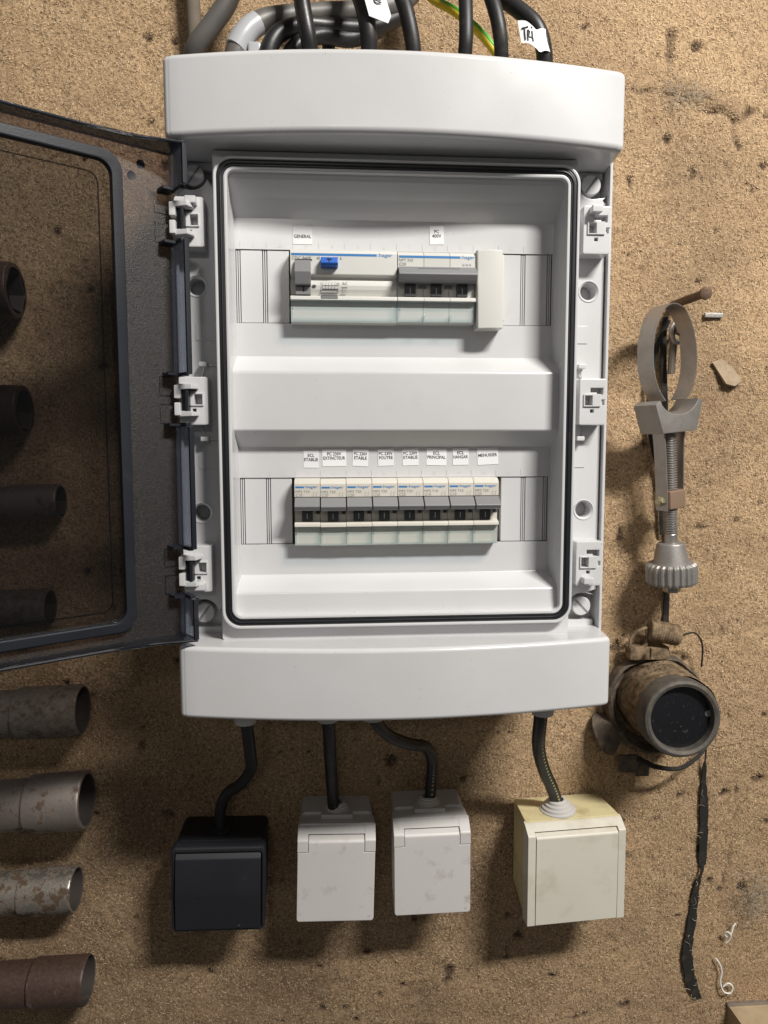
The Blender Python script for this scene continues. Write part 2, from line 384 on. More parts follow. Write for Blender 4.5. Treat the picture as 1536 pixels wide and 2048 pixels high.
# the fibres that stand out of the rough board, far too many to count
def samp(F, x, z):
    fx = (x-X0)/STEP; fz = (z-Z0)/STEP; i = np.clip(fx.astype(int), 0, nx-2); j = np.clip(fz.astype(int), 0, nz-2); a = fx-i; b_ = fz-j
    return F[j, i]*(1-a)*(1-b_) + F[j, i+1]*a*(1-b_) + F[j+1, i]*(1-a)*b_ + F[j+1, i+1]*a*b_
N = 330000
cx = rng.uniform(-400, 430, N); cz = rng.uniform(-610, 420, N)
L = rng.uniform(.8, 2.4, N)/2; Wd = rng.uniform(.3, .7, N)/2; th = rng.uniform(0, math.pi, N); tl = rng.normal(0, .22, N); ta = rng.normal(0, .12, N)
hh = samp(H, cx, cz) + rng.uniform(-.15, .65, N); dd = samp(DIRT_TONE, cx, cz)*rng.uniform(.35, 1.1, N)
ct, st = np.cos(th), np.sin(th); vv = []
for a, b_ in ((-1, -.75), (1, -.45), (.9, .6), (-.95, 1)):
    lx = a*L; lz = b_*Wd; y = hh + lz*np.sin(tl)*1.2 + lx*np.sin(ta)
    vv.append(np.stack([(cx + lx*ct - lz*st)*MM, -y*MM, (cz + lx*st + lz*ct)*MM], -1))
vv = np.stack(vv, 1).reshape(-1, 3)
ch = obj('wall_fibres', npmesh('wall_fibres', vv, np.arange(4*N).reshape(N, 4), wallmat('wall_chips', True), {'dirt_tone': np.repeat(np.clip(dd, 0, 1), 4)}, False), wall)
ch['kind'] = 'stuff'

# ------------------------------------------------------------------ distribution board
B = thing('distribution_board', 'white two-row electrical distribution board with its smoked door swung open', 'electrical panel')
mb = MB(); mb.box(-144.5, 146.5, 4, 92, -160, 185, 2)
for s in (-1, 1):
    mb.box(s*145.6+.4, s*145.6+2.4, 90, 109, -152, 184, .5)
part('base_tray', mb, 'white', B)
# side flanges with curved cut-outs round the screws and round holes
def flange(s):
    o = [(118, 146)]
    for k in range(9):
        a = math.radians(200 + 110*k/8); o.append((134.5 + 10.5*math.cos(a), 160 + 10.5*math.sin(a)))
    o += [(138.2, 148.5), (139.6, 147), (140.4, 146.5)]
    o += [(140.4, -121.5), (138.6, -122), (136.5, -123.5)]
    for k in range(9):
        a = math.radians(60 + 105*k/8); o.append((133.5 + 10.5*math.cos(a), -134.5 + 10.5*math.sin(a)))
    o += [(118, -128)]
    h = [circ(133.3, 87.5, 6.6), circ(133, -64, 6.6)]
    o = [(x + (4.6 if x > 138 else 1.2 if x > 119 else 0), z) for x, z in o]; h = [[(x+1, z) for x, z in q] for q in h]
    if s < 0: o = [(1.4-x, z) for x, z in o]; h = [[(1.4-x, z) for x, z in q] for q in h]
    return MB().plate(o, h, 98, 105, .5)
for s in (-1, 1):
    part('side_flange', flange(s), 'white', B)
    for z in (87.5, -64):
        r = part('hole_collar', MB().lathe([(5.4, 93), (5.4, 103.6), (5.7, 104.3), (7.0, 105.5), (7.4, 105.2), (7.4, 104.6)], (s*133.5 + .7, 0, z), (0, 1, 0), 36), 'white', B)
    for z, a in ((159.5, .95), (-134.2, -.8)):
        x = s*134.3 + .9; sc = part('corner_screw', MB().lathe([(0, 92), (6.9, 92), (6.9, 102.2), (6.3, 103), (0, 103)], (x, 0, z), (0, 1, 0), 36), 'white', B)
        c, q = math.cos(a if s > 0 else .95), math.sin(a if s > 0 else .95); m2 = MB()
        m2.loft([[(x + u*c - w*q, d, z + u*q + w*c) for u, w in ((-6.6, -.75), (6.6, -.75), (6.6, .75), (-6.6, .75))] for d in (102.6, 103.08)])
        part('screw_slot', m2, 'toggle', sc)
    # ledges behind the screws
    part('screw_ledge', MB().box(s*118, s*144.6, 92, 99, 164, 169, .6), 'white', B)
    part('screw_ledge', MB().box(s*118, s*144.6, 92, 101, -152, -144.5, .6), 'white', B)
# rim, seal, inner lip
part('rim_block', MB().plate(rrect(-118.5, 119.5, -149, 168.6, 2), [rrect(-110.6, 112.6, -132.6, 156.0, 7)], 92, 121.5, .6), 'white', B)
part('rim_lip', MB().plate(rrect(-117.2, 119.2, -139.8, 163.0, 12, 10), [rrect(-115.2, 117.2, -137.7, 161.0, 10.5, 10)], 121, 128.4, .7), 'white', B)
part('seal', MB().plate(rrect(-115.3, 117.3, -137.8, 161.1, 10.6, 10), [rrect(-110.4, 112.4, -132.8, 156.2, 7, 10)], 121, 128.0, 1.1, 3)
     .plate(rrect(-113.2, 115.2, -135.7, 159.0, 9, 10), [rrect(-112.2, 114.2, -134.7, 158.0, 8, 10)], 124, 128.7, .4, 2), 'gasket', B)
part('inner_lip', MB().plate(rrect(-110.7, 112.7, -133.1, 156.5, 7.1, 10), [rrect(-108.4, 110.6, -130.8, 154.2, 5, 10)], 100, 128.8, .7), 'white', B)
# front plate: recessed rows with windows, stepped top, bridge between the rows, lower lip
fp = MB()
XA, XB = -108.5, 110.7
fp.strip_x([(155, 125), (150.5, 124), (143, 114), (141.5, 113.2), (133.5, 105), (132.4, 104)], XA, XB)
fp.strip_x([(41.5, 104), (42, 104), (40.8, 105), (31.8, 116.4), (30.7, 117.4), (29.0, 117.6), (-7.0, 117.6), (-8.2, 117.2), (-9.2, 116.2), (-18.6, 105), (-19.4, 104)], XA, XB)
fp.strip_x([(-107.5, 104), (-108.3, 104.4), (-115.6, 120.6), (-116.8, 121.8), (-118.2, 122), (-128, 123), (-132, 124)], XA, XB)
WX0, WX1 = -107.0, 108.6
fp.plate(rect(XA, XB, 41.5, 133), [rect(WX0, WX1, 64.0, 112.4)], 102, 104, 0)
fp.plate(rect(XA, XB, -108, -19), [rect(WX0, WX1, -86.4, -40.2)], 102, 104, 0)
for s, xa in ((-1, XA), (1, XB)):
    fp.loft([[(xa + s*1.5, 127, z), (xa - s*1.2, 104, z)] for z in (154, 41, -132)], cap=False, closed=False)
FP = part('front_plate', fp, 'white2', B, ang=50)
part('window_backing', MB().box(-108, 109.5, 93.5, 96, 62, 114).box(-108, 109.5, 93.5, 96, -88, -38.5), 'recess', B)
# blanking strips with grooves
DEVX = -69.5; PIT = 17.5
def strips(xa, xb, z0, z1):
    x = xa
    m = MB()
    for k in range(2):
        m.box(x, x+.85, 97, 103.0, z0+.35, z1-.35, .12, 1); m.box(x+1.35, x+2.2, 97, 103.0, z0+.35, z1-.35, .12, 1)
        e = min(x+17.2, xb); m.box(x+2.7, e, 97, 103.2, z0+.35, z1-.35, .3, 1); x += 17.75
    return m
for z0, z1 in ((64.0, 112.4), (-86.4, -40.2)):
    part('blanking_strip', strips(WX0+.4, DEVX-.5, z0, z1), 'white2', B)
    xr = 75.0 if z0 < 0 else 72.5
    x = xr; m = MB()
    m.box(x, x+14.2, 97, 103.2, z0+.35, z1-.35, .3, 1)
    for k in range(2): m.box(x+14.7+k*1.35, x+15.55+k*1.35, 97, 103.0, z0+.35, z1-.35, .12, 1)
    m.box(x+17.4, WX1-3.4, 97, 103.2, z0+.35, z1-.35, .3, 1); q = WX1-2.9
    for k in range(2):
        if q + k*1.35 < WX1-.9: m.box(q+k*1.35, q+.85+k*1.35, 97, 103.0, z0+.35, z1-.35, .12, 1)
    part('blanking_strip', m, 'white2', B)
# embossed numbers and ticks above each window
for zt in (115.0, -37.6):
    for k in range(12):
        xc = DEVX - 2*PIT + PIT*(k+.5) + .6
        part('number', MB().text(str(k+1), xc, 104, zt, 2.6, align='CENTER', th=.12), 'cream', FP)
        part('tick', MB().box(xc-PIT/2-.12, xc-PIT/2+.12, 103.9, 104.25, zt-1.5, zt+2.2), 'cream', FP)
# covers: bowed front
def cover(z0, z1, bev):
    fd = lambda x: 152.5 - 16.5*(x/145)**2
    pr = [(-148.4, 92), (-145.8, 126)]; q = 4.0
    for k in range(1, 7):                                  # rounded plan corner
        a = math.radians(15*k); pr.append((-145 + q*(1-math.cos(a)), fd(145) - q*1.1 + q*1.1*math.sin(a) + .25*k/6))
    for k in range(41):
        x = -140 + 280*k/40; pr.append((x, fd(x)))
    pr += [(-x, d) for x, d in pr[:8][::-1]]
    n = len(pr); nor = []
    for i in range(n):
        a = Vector(pr[i-1]) if i else Vector(pr[0]); b_ = Vector(pr[min(i+1, n-1)]); t_ = (b_-a).normalized(); nor.append(Vector((t_.y, -t_.x)))
    def ring(ins, z): return [(p[0] + nn.x*ins, p[1] + nn.y*ins, z) for p, nn in zip(pr, nor)]
    L_ = []
    for k in range(6):
        a = math.radians(18*k); L_.append(ring(bev*(1-math.sin(a)), z0 + bev*(1-math.cos(a))))
    for k in range(6):
        a = math.radians(18*k); L_.append(ring(bev*(1-math.cos(a)), z1 - bev*(1-math.sin(a))))
    return MB().sol(L_)
up = part('upper_cover', cover(169.2, 218.4, 4.2), 'white', B, ang=40)
lo = part('lower_cover', cover(-196.6, -148.6, 3.0), 'white', B, ang=40)
part('upper_cover_back', MB().box(-143, 143, 4, 93, 176, 217.5, 2), 'white', B)
part('lower_cover_back', MB().box(-143, 143, 4, 93, -195.8, -152, 2), 'white', B)
for z, c_ in ((204, up), (-181, lo)):
    for s in (-1, 1):
        part('side_cap', MB().lathe([(5, 0), (5, 1.6), (4.2, 2.4), (0, 2.6)], (s*144.2, 120, z), (s, 0, 0), 24), 'white', c_)
# cover latch tabs beside the middle catches, catches on both sides
def catch(s, top):
    o = [(125, -15), (126, -15.8), (141.5, -15.8), (142.6, -14), (142.6, -2.2), (139.6, -2.2), (139.6, 1.6), (142.6, 1.6), (142.6, 14.6), (141.6, 15.6), (126, 15.6), (125, 14.8)]
    h = [rect(128.2, 133.2, -2.6, 4.2), [(132.2, 6.4), (136.4, 6.4), (136.4, 5.0), (140.4, 5.0), (140.4, 9.4), (132.2, 9.4)], rect(132.2, 134.4, -7.4, -5.2)]
    if s < 0: o = mir(o); h = [mir(x) for x in h]
    m = MB(lambda a, b, c: (a*1.0 + (abs(a)-125)*.06*s, b, c+cz0)); m.plate(o, h, 104.5, 118.5, .6)
    for x_, y_, za, zb in ((127.4, 128.3, -3.4, 5.2), (133.1, 138.6, -3.4, 5.2), (128.2, 133.2, 4.1, 5.2), (128.2, 133.2, -3.4, -2.5)): m.box(min(s*x_, s*y_), max(s*x_, s*y_), 112, 119.6, za, zb, .25, 1)
    m.box(s*125.5, s*142.4, 103, 111.5, -15, 15, 0)
    if top: m.box(s*128.4, s*135, 117, 125.5, 11.6*top-2, 11.6*top+2.6, .7)
    return m
for s in (-1, 1):
    for cz0, top in ((125.2, 1), (11.2, 0), (-100.4, -1)):
        part('catch', catch(s, top), 'white', B)
    for z, q in ((35.5, 1), (-14, -1)):
        m = MB(); m.box(s*119, s*132, 104, 107.5, z-.5, z+.6, .3); m.box(s*126, s*131.4, 104, 112.5, z-1.2, z+1.8, .5)
        m.tube([(s*128.6, 107, z-q*1), (s*129.6, 106.6, z-q*5), (s*131, 105.6, z-q*8)], .55, 6)
        part('latch_tab', m, 'white', B)
    part('raised_pad', MB().box(s*119, s*134, 104.9, 105.5, 52, 64, .2), 'white', B)
    part('raised_pad', MB().box(s*119, s*134, 104.9, 105.5, -34, -19, .2), 'white', B)
# glands under the lower cover
for x, z in ((-108.5, -219.5), (-48.5, -219), (-15.5, -220), (112.5, -219)):
    part('cable_gland', MB().lathe([(13, 0), (13, 5), (12, 9), (9.5, 15), (7.8, 24), (5.0, 25), (4.6, 22)], (x, 88, -195.5), (0, 0, -1), 30), 'grey_box', B)

# ------------------------------------------------------------------ door
A = math.radians(35.0); HH = 24.0
tipx, tipd = -131.5, 138.0
Cx, Cd = tipx - HH*math.sin(A), tipd - HH*math.cos(A)
def dm(u, n, z): return (Cx - math.cos(A)*u + math.sin(A)*n, Cd + math.sin(A)*u + math.cos(A)*n, z)
DZ0, DZ1, DW = -144.0, 166.0, 272.0
bz0, bz1, bu0, bu1 = DZ0+8.5, DZ1-8.5, 33.0, DW-8.5
D = part('door', MB(dm).plate(rect(0.3, DW, DZ0, DZ1), [rrect(bu0+3.4, bu1-3.4, bz0+3.4, bz1-3.4, 10)], 0, 2.2, .2), 'smoke_rough', B)
D['label'] = 'smoked translucent door hinged wide open on the left side'
part('window_pane', MB(dm).plate(rrect(bu0+3.5, bu1-3.5, bz0+3.5, bz1-3.5, 9.9), [], .2, 2.0), 'smoke', D)
part('window_crease', MB(dm).plate(rrect(bu0+13, bu1-13, bz0+13, bz1-13, 7), [rrect(bu0+13.9, bu1-13.9, bz0+13.9, bz1-13.9, 6.2)], 1.9, 2.3), 'smoke', D)
part('seal_bead', MB(dm).plate(rrect(bu0, bu1, bz0, bz1, 12, 10), [rrect(bu0+6.6, bu1-6.6, bz0+6.6, bz1-6.6, 8, 10)], 1.8, 7.2, .8)
     .plate(rrect(bu0-.9, bu1+.9, bz0-.9, bz1+.9, 12.6, 10), [rrect(bu0+.2, bu1-.2, bz0+.2, bz1-.2, 11.6, 10)], 1.8, 4, .2), 'bead', D)
ew = MB(dm)
for z0, z1 in ((142, DZ1-.4), (26.5, 109), (-84.5, -6), (DZ0+.4, -117)):
    ew.box(-.2, 2.2, 2.2, HH-1.2, z0, z1, .4)
part('hinge_edge_wall', ew, 'strip', D)
eb = MB(dm)
for z0, z1 in ((142, DZ1-.4), (26.5, 109), (-84.5, -6), (DZ0+.4, -117)):
    eb.box(-.6, 2.6, HH-1.6, HH+.6, z0, z1, .4)
for z in (125.2, 11.2, -100.4):
    for e in (15.8, -15.8):
        eb.box(-.6, 2.8, 8, HH-4, z+e-1.2, z+e+1.2, .4)
        eb.prism_x([(z+e*1.03-1, 2), (z+e*1.03+1, 2), (z+e*1.02+.8, 12), (z+e*1.02-.8, 12)], 1.5, 10)
part('hinge_edge_bead', eb, 'bead', D)
for z, sg in ((DZ1, 1), (DZ0, -1)):
    m = MB(dm)
    pr = [(0, 0), (DW, 0), (DW, 12), (60, 12), (26, 15), (12, 20), (0, HH)]
    m.loft([[(u, n, zz) for u, n in pr] for zz in (z-1.1*sg, z+1.1*sg)], .3, 1)
    part('top_edge_wall' if sg > 0 else 'bottom_edge_wall', m, 'smoke_edge', D)
    pr2 = [(0, HH), (12, 20), (26, 15), (60, 12), (DW, 12)]
    part('edge_bead', MB(dm).tube([(u, n, z) for u, n in pr2], .9, 8, n=5), 'bead', D)
part('far_edge_wall', MB(dm).box(DW-2, DW, 0, 12, DZ0, DZ1, .3), 'smoke_edge', D)
for z0 in (155, 147):
    part('moulding_mark', MB(dm).lathe([(0, 2.2), (2.6, 2.2), (2.7, 2.45), (2.2, 2.3), (0, 2.3)], (20 if z0 == 155 else 26, 0, z0), (0, 1, 0), 24), 'bead', D)
for z in (134, 116, 20, 2.4, -91.5, -109.5):
    m = MB(dm)
    for a, b_, c_, e_ in ((2.6, 12, z-.25+6, z+.25+6), (2.6, 12, z-6.25, z-5.75), (11.7, 12.2, z-6, z+6)):
        m.box(a, b_, 2.1, 2.6, c_, e_)
    part('hinge_pocket', m, 'smoke_edge', D)
# white hinge arms gripping the door edge, dark pins
for z in (125.2, 11.2, -100.4):
    m = MB()
    for e in (8.6, -8.8): m.loft([[(-143.5, 126, z+e-1.9), (-133.6, 128.5, z+e-1.6), (-130.5, 122, z+e-1.2), (-131, 117, z+e-1.2), (-143, 117, z+e-1.9)],
                                  [(-143.5, 126, z+e+1.9), (-133.6, 128.5, z+e+1.6), (-130.5, 122, z+e+1.2), (-131, 117, z+e+1.2), (-143, 117, z+e+1.9)]], .5)
    m.box(-145, -141, 116, 127.5, z+1, z+9.6, .7); m.box(-145, -141, 116, 127.5, z-10, z-1.6, .7)
    part('hinge_arm', m, 'white', B)
    part('hinge_pin', MB().box(-140.6, -138.4, 118, 124, z-7.5, z+7.4, .3).box(-138, -136, 119, 127.5, z-7.6, z+6.2, .4), 'bead', B)

# ------------------------------------------------------------------ devices
def mcb_body(w, lab=True):
    def f(m):
        m.prism_x([(22.9, 70), (22.9, 111), (21.6, 114.2), (19.6, 116.0), (10.6, 116.0), (10.6, 112), (-6.2, 112), (-6.8, 116), (-7.6, 117.2), (-9.6, 117.4), (-9.9, 113.6), (-22.8, 113.0), (-23, 111.8), (-23, 70)], .12, w-.12, .18, 1)
        return m
    return f
TOG = [(10.4, 113), (10.2, 117.2), (9.6, 118), (5.2, 124.2), (4.4, 124.4), (2.2, 122.4), (1.7, 121.4), (1.7, 113)]
def labelcover(w):
    def f(m):
        m.box(1.6, w-1.6, 116.4, 117.0, -21, -10.9)
        m.box(.9, w-.9, 113.3, 114.0, -14.8, -13.6)
        return m
    return f
def labelframe(w):
    return lambda m: m.plate(rect(.35, w-.35, -22.7, -9.9), [rect(1.5, w-1.5, -20.9, -11.0)], 113.4, 117.6, .3, 1)
def mcb_text(code, cur):
    def f(m):
        m.text(code, .95, 116.06, 14.2, 1.75, 9.3); m.text(cur, 1.05, 116.06, 11.9, 1.75, 4.4)
        for k in range(2):
            x = 12.9 + k*2.0
            m.tube([(x+.7, 116.2, 14.1), (x+.1, 116.2, 13.3), (x+.1, 116.25, 12.6)], .1, 4); m.tube([(x+.1, 116.25, 12.2), (x, 116.3, 11.2)], .1, 4)
        return m
    return f
def logo(m, x0, x1, z, xt, wt, h=1.7):
    m.box(x0, x1, 115.4, 116.1, z-.62, z+.62); m.text(':hager', xt, 116.06, z+.3, h, wt, bold=.012); return m
ROW2 = -63.45; ROW1 = 87.0
codes = ['MFS 710', 'MFS 720', 'MFS 720', 'MFS 720', 'MFS 720', 'MFS 710', 'MFS 710', 'MFS 720']
where = ['ECL ETABLIE', 'PC 230V EXTINCTEUR', 'PC 230V ETABLE', 'PC 230V POUTRE', 'PC 230V ETABLIE', 'ECL PRINCIPAL', 'ECL HANGAR', 'MENUISIER']
dz = [0, -.3, -.1, 0, .05, .1, .15, .2]
for i in range(8):
    cur = 'C10' if codes[i].endswith('10') else 'C20'
    t = thing('circuit_breaker', f'single circuit breaker marked {cur} below the paper label {where[i]}', 'circuit breaker', (DEVX + PIT*i, 0, ROW2 + dz[i]), 'circuit breakers in the lower row')
    cpart('mcb_b', 'body', mcb_body(PIT), 'ivory', t); 
    cpart('mcb_t', 'toggle_bar', lambda m: m.prism_x(TOG, .5, PIT-.35, .25, 1), 'toggle', t)
    lv = cpart('mcb_l', 'lever', lambda m: m.box(5.0, 12.2, 110, 114.6, -6.1, 2.0, .3), 'lever', t)
    cpart('mcb_m', 'lever_mark', lambda m: m.box(8.3, 8.75, 114.4, 114.72, -4.4, -.6), 'cream', lv)
    cpart('mcb_i', 'indicator', lambda m: m.box(14.4, 17.1, 111, 112.5, -1.2, .8, .15, 1), 'lever', t)
    lc = cpart('mcb_c', 'label_cover', labelcover(PIT), 'clear', t)
    cpart('mcb_f', 'cover_edge', labelframe(PIT), 'clear_edge', lc)
    cpart('mcb_logo', 'logo', lambda m: logo(m, .85, 6.6, 17.2, 7.0, 8.8), 'bluep', t)
    cpart('mcb_x'+codes[i]+cur, 'rating_print', mcb_text(codes[i], cur), 'print', t)

# four-module residual current device
t = thing('residual_current_device', 'wide four-module residual current device with blue test button', 'circuit breaker', (DEVX-.8, 0, ROW1))
w = PIT*4 + .6
m = MB(); m.prism_x([(23.8, 70), (23.8, 111), (22.6, 114.5), (20.6, 116), (7.4, 116.0), (6.6, 115.6), (5.6, 112.6), (4.4, 112.4), (2.6, 114), (.2, 114.6), (-2.4, 114.2), (-5.2, 112.8), (-6.6, 112), (-7.0, 116.2), (-7.8, 117.4), (-9.8, 117.6), (-10.1, 113.8), (-23.6, 113.0), (-23.8, 111.8), (-23.8, 70)], .12, w-.12, .18, 1)
part('body', m, 'cream', t)
m = MB(); m.prism_x([(15.6, 114), (15.4, 118.4), (7.2, 123.6), (6.4, 123.4), (-.6, 121.0), (-1.0, 114)], 3.2, 13.6, .35, 2)
tg = part('toggle', m, 'toggle', t)
part('toggle_foot', MB().box(3.4, 13.4, 112, 117.2, -6.4, -1.0, .3), 'toggle', t)
part('toggle_mark', MB().box(8.2, 9.2, 117, 117.32, -4.6, -1.3), 'ink', t)
part('toggle_slot', MB().box(3.4, 14.4, 115.6, 116.5, 15.7, 16.6), 'lever', t)
bt = part('test_button', MB().prism_x([(17.0, 115), (16.8, 121.2), (13.0, 122.4), (11.4, 121.0), (11.0, 115)], 20.2, 31.4, .4, 2), 'blue', t)
m = MB(); m.box(24.2, 27.4, 121.9, 122.15, 15.3, 15.8); m.box(25.5, 26.1, 122.0, 122.4, 13.4, 15.4); part('test_mark', m, 'ink', bt)
m = MB(); m.box(.9, 57, 115.4, 116.1, 19.6-.75, 19.6+.75); m.text(':hager', 57.8, 116.06, 19.9, 2.3, 9.6, bold=.012); part('logo', m, 'bluep', t)
m = MB(); m.text('CDC 840F', 1.2, 116.15, 17.3, 1.9, 12.6); m.text('40 A / I\u0394n 0,03 A', 17.4, 116.15, 17.3, 1.9, 16.6); part('rating_print', m, 'print', t)
m = MB()
for k in range(5):
    x = 21.2 + k*2.0
    m.box(x, x+.14, 114.5, 114.75, -2.0, 1.6); m.tube([(x, 114.7, 1.6), (x+.9, 114.4, 2.9)], .08, 4)
for z in (-3.2, -2.0, .2): m.box(20.4 if z < -3 else 21.2, 31.0, 114.3, 114.85, z-.07, z+.07)
m.box(20.2, 20.34, 114.0, 114.75, -5.0, 2.2); m.box(31.4, 31.54, 114.0, 114.75, -5, -1)
m.text('AC', 34.0, 114.75, 1.6, 2.0, 3.6); m.box(33.6, 37.6, 114.2, 114.78, -1.1, -.95); m.box(33.6, 37.6, 114.0, 114.6, -4, -3.85)
m.tube([(33.8, 114.75, -2.4), (34.6, 114.8, -1.6), (35.6, 114.7, -3.2), (36.6, 114.8, -1.8)], .1, 4); m.lathe([(.75, 0), (.95, 0), (.95, .2), (.75, .2)], (31.4, 114.6, 1.0), (0, 1, 0), 14)
part('wiring_diagram', m, 'print', t)
part('indicator_window', MB().plate(rrect(14.4, 16.8, -1.2, .4, .5), [], 114, 115.0), 'lever', t)
part('label_clip', MB().box(20.2, 31.2, 113, 117.9, -8.8, -7.1, .2).box(20.4, 31, 112, 118.2, -7.2, -6.4, .2), 'toggle', t)
m = MB(); m.box(1.4, w-2.1, 116.6, 117.2, -21.1, -11.1); m.box(1.2, w-1.4, 113.4, 114.2, -15.2, -14.2)
lc = part('label_cover', m, 'clear', t)
part('cover_edge', MB().plate(rect(.4, w-.4, -23.4, -10.2), [rect(1.5, w-2.2, -21.0, -11.2)], 113.6, 117.8, .3, 1), 'clear_edge', lc)

# three-pole breaker
t = thing('three_pole_breaker', 'three-pole circuit breaker with one wide grey toggle bar', 'circuit breaker', (DEVX + PIT*4, 0, ROW1))
w = PIT*3
for k in range(3):
    o = cpart('tp_b', 'pole_body', lambda m: m.prism_x([(23.4, 70), (23.4, 111), (22.2, 114.4), (20.2, 116.0), (10.8, 116.0), (10.8, 112), (-6.4, 112), (-7.0, 116.2), (-7.8, 117.4), (-9.8, 117.6), (-10.1, 113.8), (-23.2, 113.0), (-23.4, 111.8), (-23.4, 70)], .1, PIT-.1, .18, 1), 'cream', t)
    o.location = P(PIT*k, 0, 0)
    o = cpart('tp_l', 'lever', lambda m: m.box(5.0, 12.2, 110, 115.4, -6.2, 2.0, .3), 'lever', t); o.location = P(PIT*k, 0, 0)
    q = cpart('tp_m', 'lever_mark', lambda m: m.box(8.3, 8.75, 115.2, 115.52, -4.4, -.8), 'cream', o)
    if k < 2:
        o = cpart('tp_i', 'indicator', lambda m: m.box(14.6, 19.6, 111, 112.8, -.8, 1.2, .15, 1), 'toggle', t); o.location = P(PIT*k, 0, 0)
part('toggle_bar', MB().prism_x([(12.6, 113), (12.4, 118.2), (11.4, 119), (7.0, 125), (6.0, 125.2), (2.6, 122.8), (2.1, 121.8), (2.1, 113)], .5, w-.4, .3, 2), 'toggle', t)
part('toggle_inset', MB().box(13, 41, 119.2, 120.0, 9.9, 11.0, .1, 1), 'lever', t)
m = MB(); m.box(.9, 42, 115.4, 116.1, 19.2-.75, 19.2+.75); m.text(':hager', 42.6, 116.06, 19.4, 2.2, 9.0, bold=.012); part('logo', m, 'bluep', t)
m = MB(); m.text('NFT 320', .9, 116.1, 17.0, 1.8, 9.4); m.text('C20', 1.0, 116.2, 14.4, 1.8, 4.6)
for k in range(3):
    x = 43.6 + k*2.2; m.tube([(x, 116.3, 15.2), (x+.2, 116.3, 14.2), (x+.9, 116.3, 14.2)], .1, 4); m.tube([(x+1, 116.3, 15), (x+.9, 116.3, 13.6)], .1, 4)
part('rating_print', m, 'print', t)
m = MB(); m.box(1.6, w-1.6, 116.6, 117.2, -20.9, -11.1); m.box(1.2, w-1.2, 113.4, 114.2, -15.2, -14.2)
lc = part('label_cover', m, 'clear', t)
m = MB().plate(rect(.4, w-.4, -23.2, -10.2), [rect(1.7, w-1.7, -20.8, -11.2)], 113.6, 117.8, .3, 1)
for x in (16.2, 34): m.box(x, x+2.0, 113.8, 118.2, -22.4, -18.6, .3)
part('cover_edge', m, 'clear_edge', lc)

# cream filler strip at the end of the upper row
t = thing('filler_strip', 'cream folded filler strip standing at the end of the upper row', 'cover strip', (DEVX + PIT*7 + .4, 0, ROW1), rot=(0, math.radians(-1.0), 0))
part('body', MB().prism_z([(0, 104), (0, 117.0), (.8, 118), (9.2, 118.8), (17.0, 118.0), (17.8, 117.0), (17.8, 104)], -27.2, 23.8, .5, 2), 'cream', t)
part('clip_edge', MB().box(17.6, 19.2, 104, 115.5, -22, 21.5, .4), 'cream', t)

# ------------------------------------------------------------------ paper labels
def plabel(txts, xc, zc, w, h, rot=0, tz=0, wt=None):
    t = thing('paper_label', 'small white printed paper label reading ' + ' '.join(txts), 'label', (xc, 104.0, zc), rot=(0, -rot, 0), group='printed paper labels stuck above the breakers')
    part('paper', MB().box(-w/2, w/2, .05, .3, -h/2, h/2), 'paper', t)
    m = MB()
    for k, s in enumerate(txts):
        m.text(s, 0, .3, tz - k*2.9 + (1.45 if len(txts) > 1 else 0), 2.15, (wt[k] if wt else w*.9), align='CENTER', bold=.026)
    part('printing', m, 'ink', t)
plabel(['GENERAL'], -62.3, 122.4, 12.8, 12.6, 0, -1.2, [11.6])
plabel(['PC', '400V'], 28.2, 123.6, 9.6, 12.2, .03, 1.0, [3.2, 6.4])
for txt, xc, zc, w, rot, wt in ((['ECL', 'ETABLIE'], -58.2, -27.6, 10.6, -.01, [4.6, 9.6]), (['PC 230V', 'EXTINCTEUR'], -42.3, -26.6, 16.4, .01, [9.8, 15.2]),
        (['PC 230V', 'ETABLE'], -24.2, -26.6, 10.8, -.05, [9.2, 8.8]), (['PC 230V', 'POUTRE'], -6.6, -26.4, 11.0, .03, [9.8, 9.6]), (['PC 230V', 'ETABLIE'], 10.6, -26.2, 11.2, .03, [9.8, 10.0]),
        (['ECL', 'PRINCIPAL'], 28.8, -26.2, 14.0, -.02, [4.6, 12.8]), (['ECL', 'HANGAR'], 45.8, -26.0, 11.2, .02, [4.8, 10.4]), (['MENUISIER'], 65.0, -25.8, 14.8, .05, [13.4])):
    plabel(txt, xc, zc, w, 11.8, rot, 1.2 if len(txt) > 1 else .8, wt)

# ------------------------------------------------------------------ cables
def cable(label, pts, r, mat='cable', group='cables rising above the board', n=8, name='cable', seg=14):
    o = part(name, MB().tube(pts, r, seg, n=n), mat); return tag(o, label, 'cable', group)
cable('black cable rising straight up next to the two looped grey cables', [(-51, 78, 212), (-54.5, 97, 235), (-59, 104, 258), (-66, 96, 300), (-76, 70, 345)], 5.4)
cb = cable('black cable carrying a slanted white tag with handwriting', [(-15, 78, 212), (-16.5, 98, 238), (-18.5, 104, 258), (-24, 96, 282), (-32, 75, 312), (-40, 55, 345)], 5.7)
cable('plain black cable bending up beside the slanted white tag', [(16, 78, 212), (14, 94, 240), (9, 98, 266), (1, 90, 295), (-12, 70, 345)], 5.3)
cable('dusty black cable rising straight in front of the green and yellow wire', [(47, 78, 212), (47.4, 98, 240), (47.6, 102, 258), (47.5, 95, 290), (47, 70, 345)], 4.8)
cable('black cable crossing over the green and yellow wire', [(75, 78, 212), (73, 97, 240), (69, 103, 262), (63, 95, 290), (56, 65, 345)], 4.9)
ct_ = cable('black cable curving over with a white flag marked TRI', [(106, 76, 206), (104.5, 92, 240), (99, 95, 262), (88, 90, 277), (70, 75, 298), (48, 50, 325), (30, 35, 350)], 5.6)
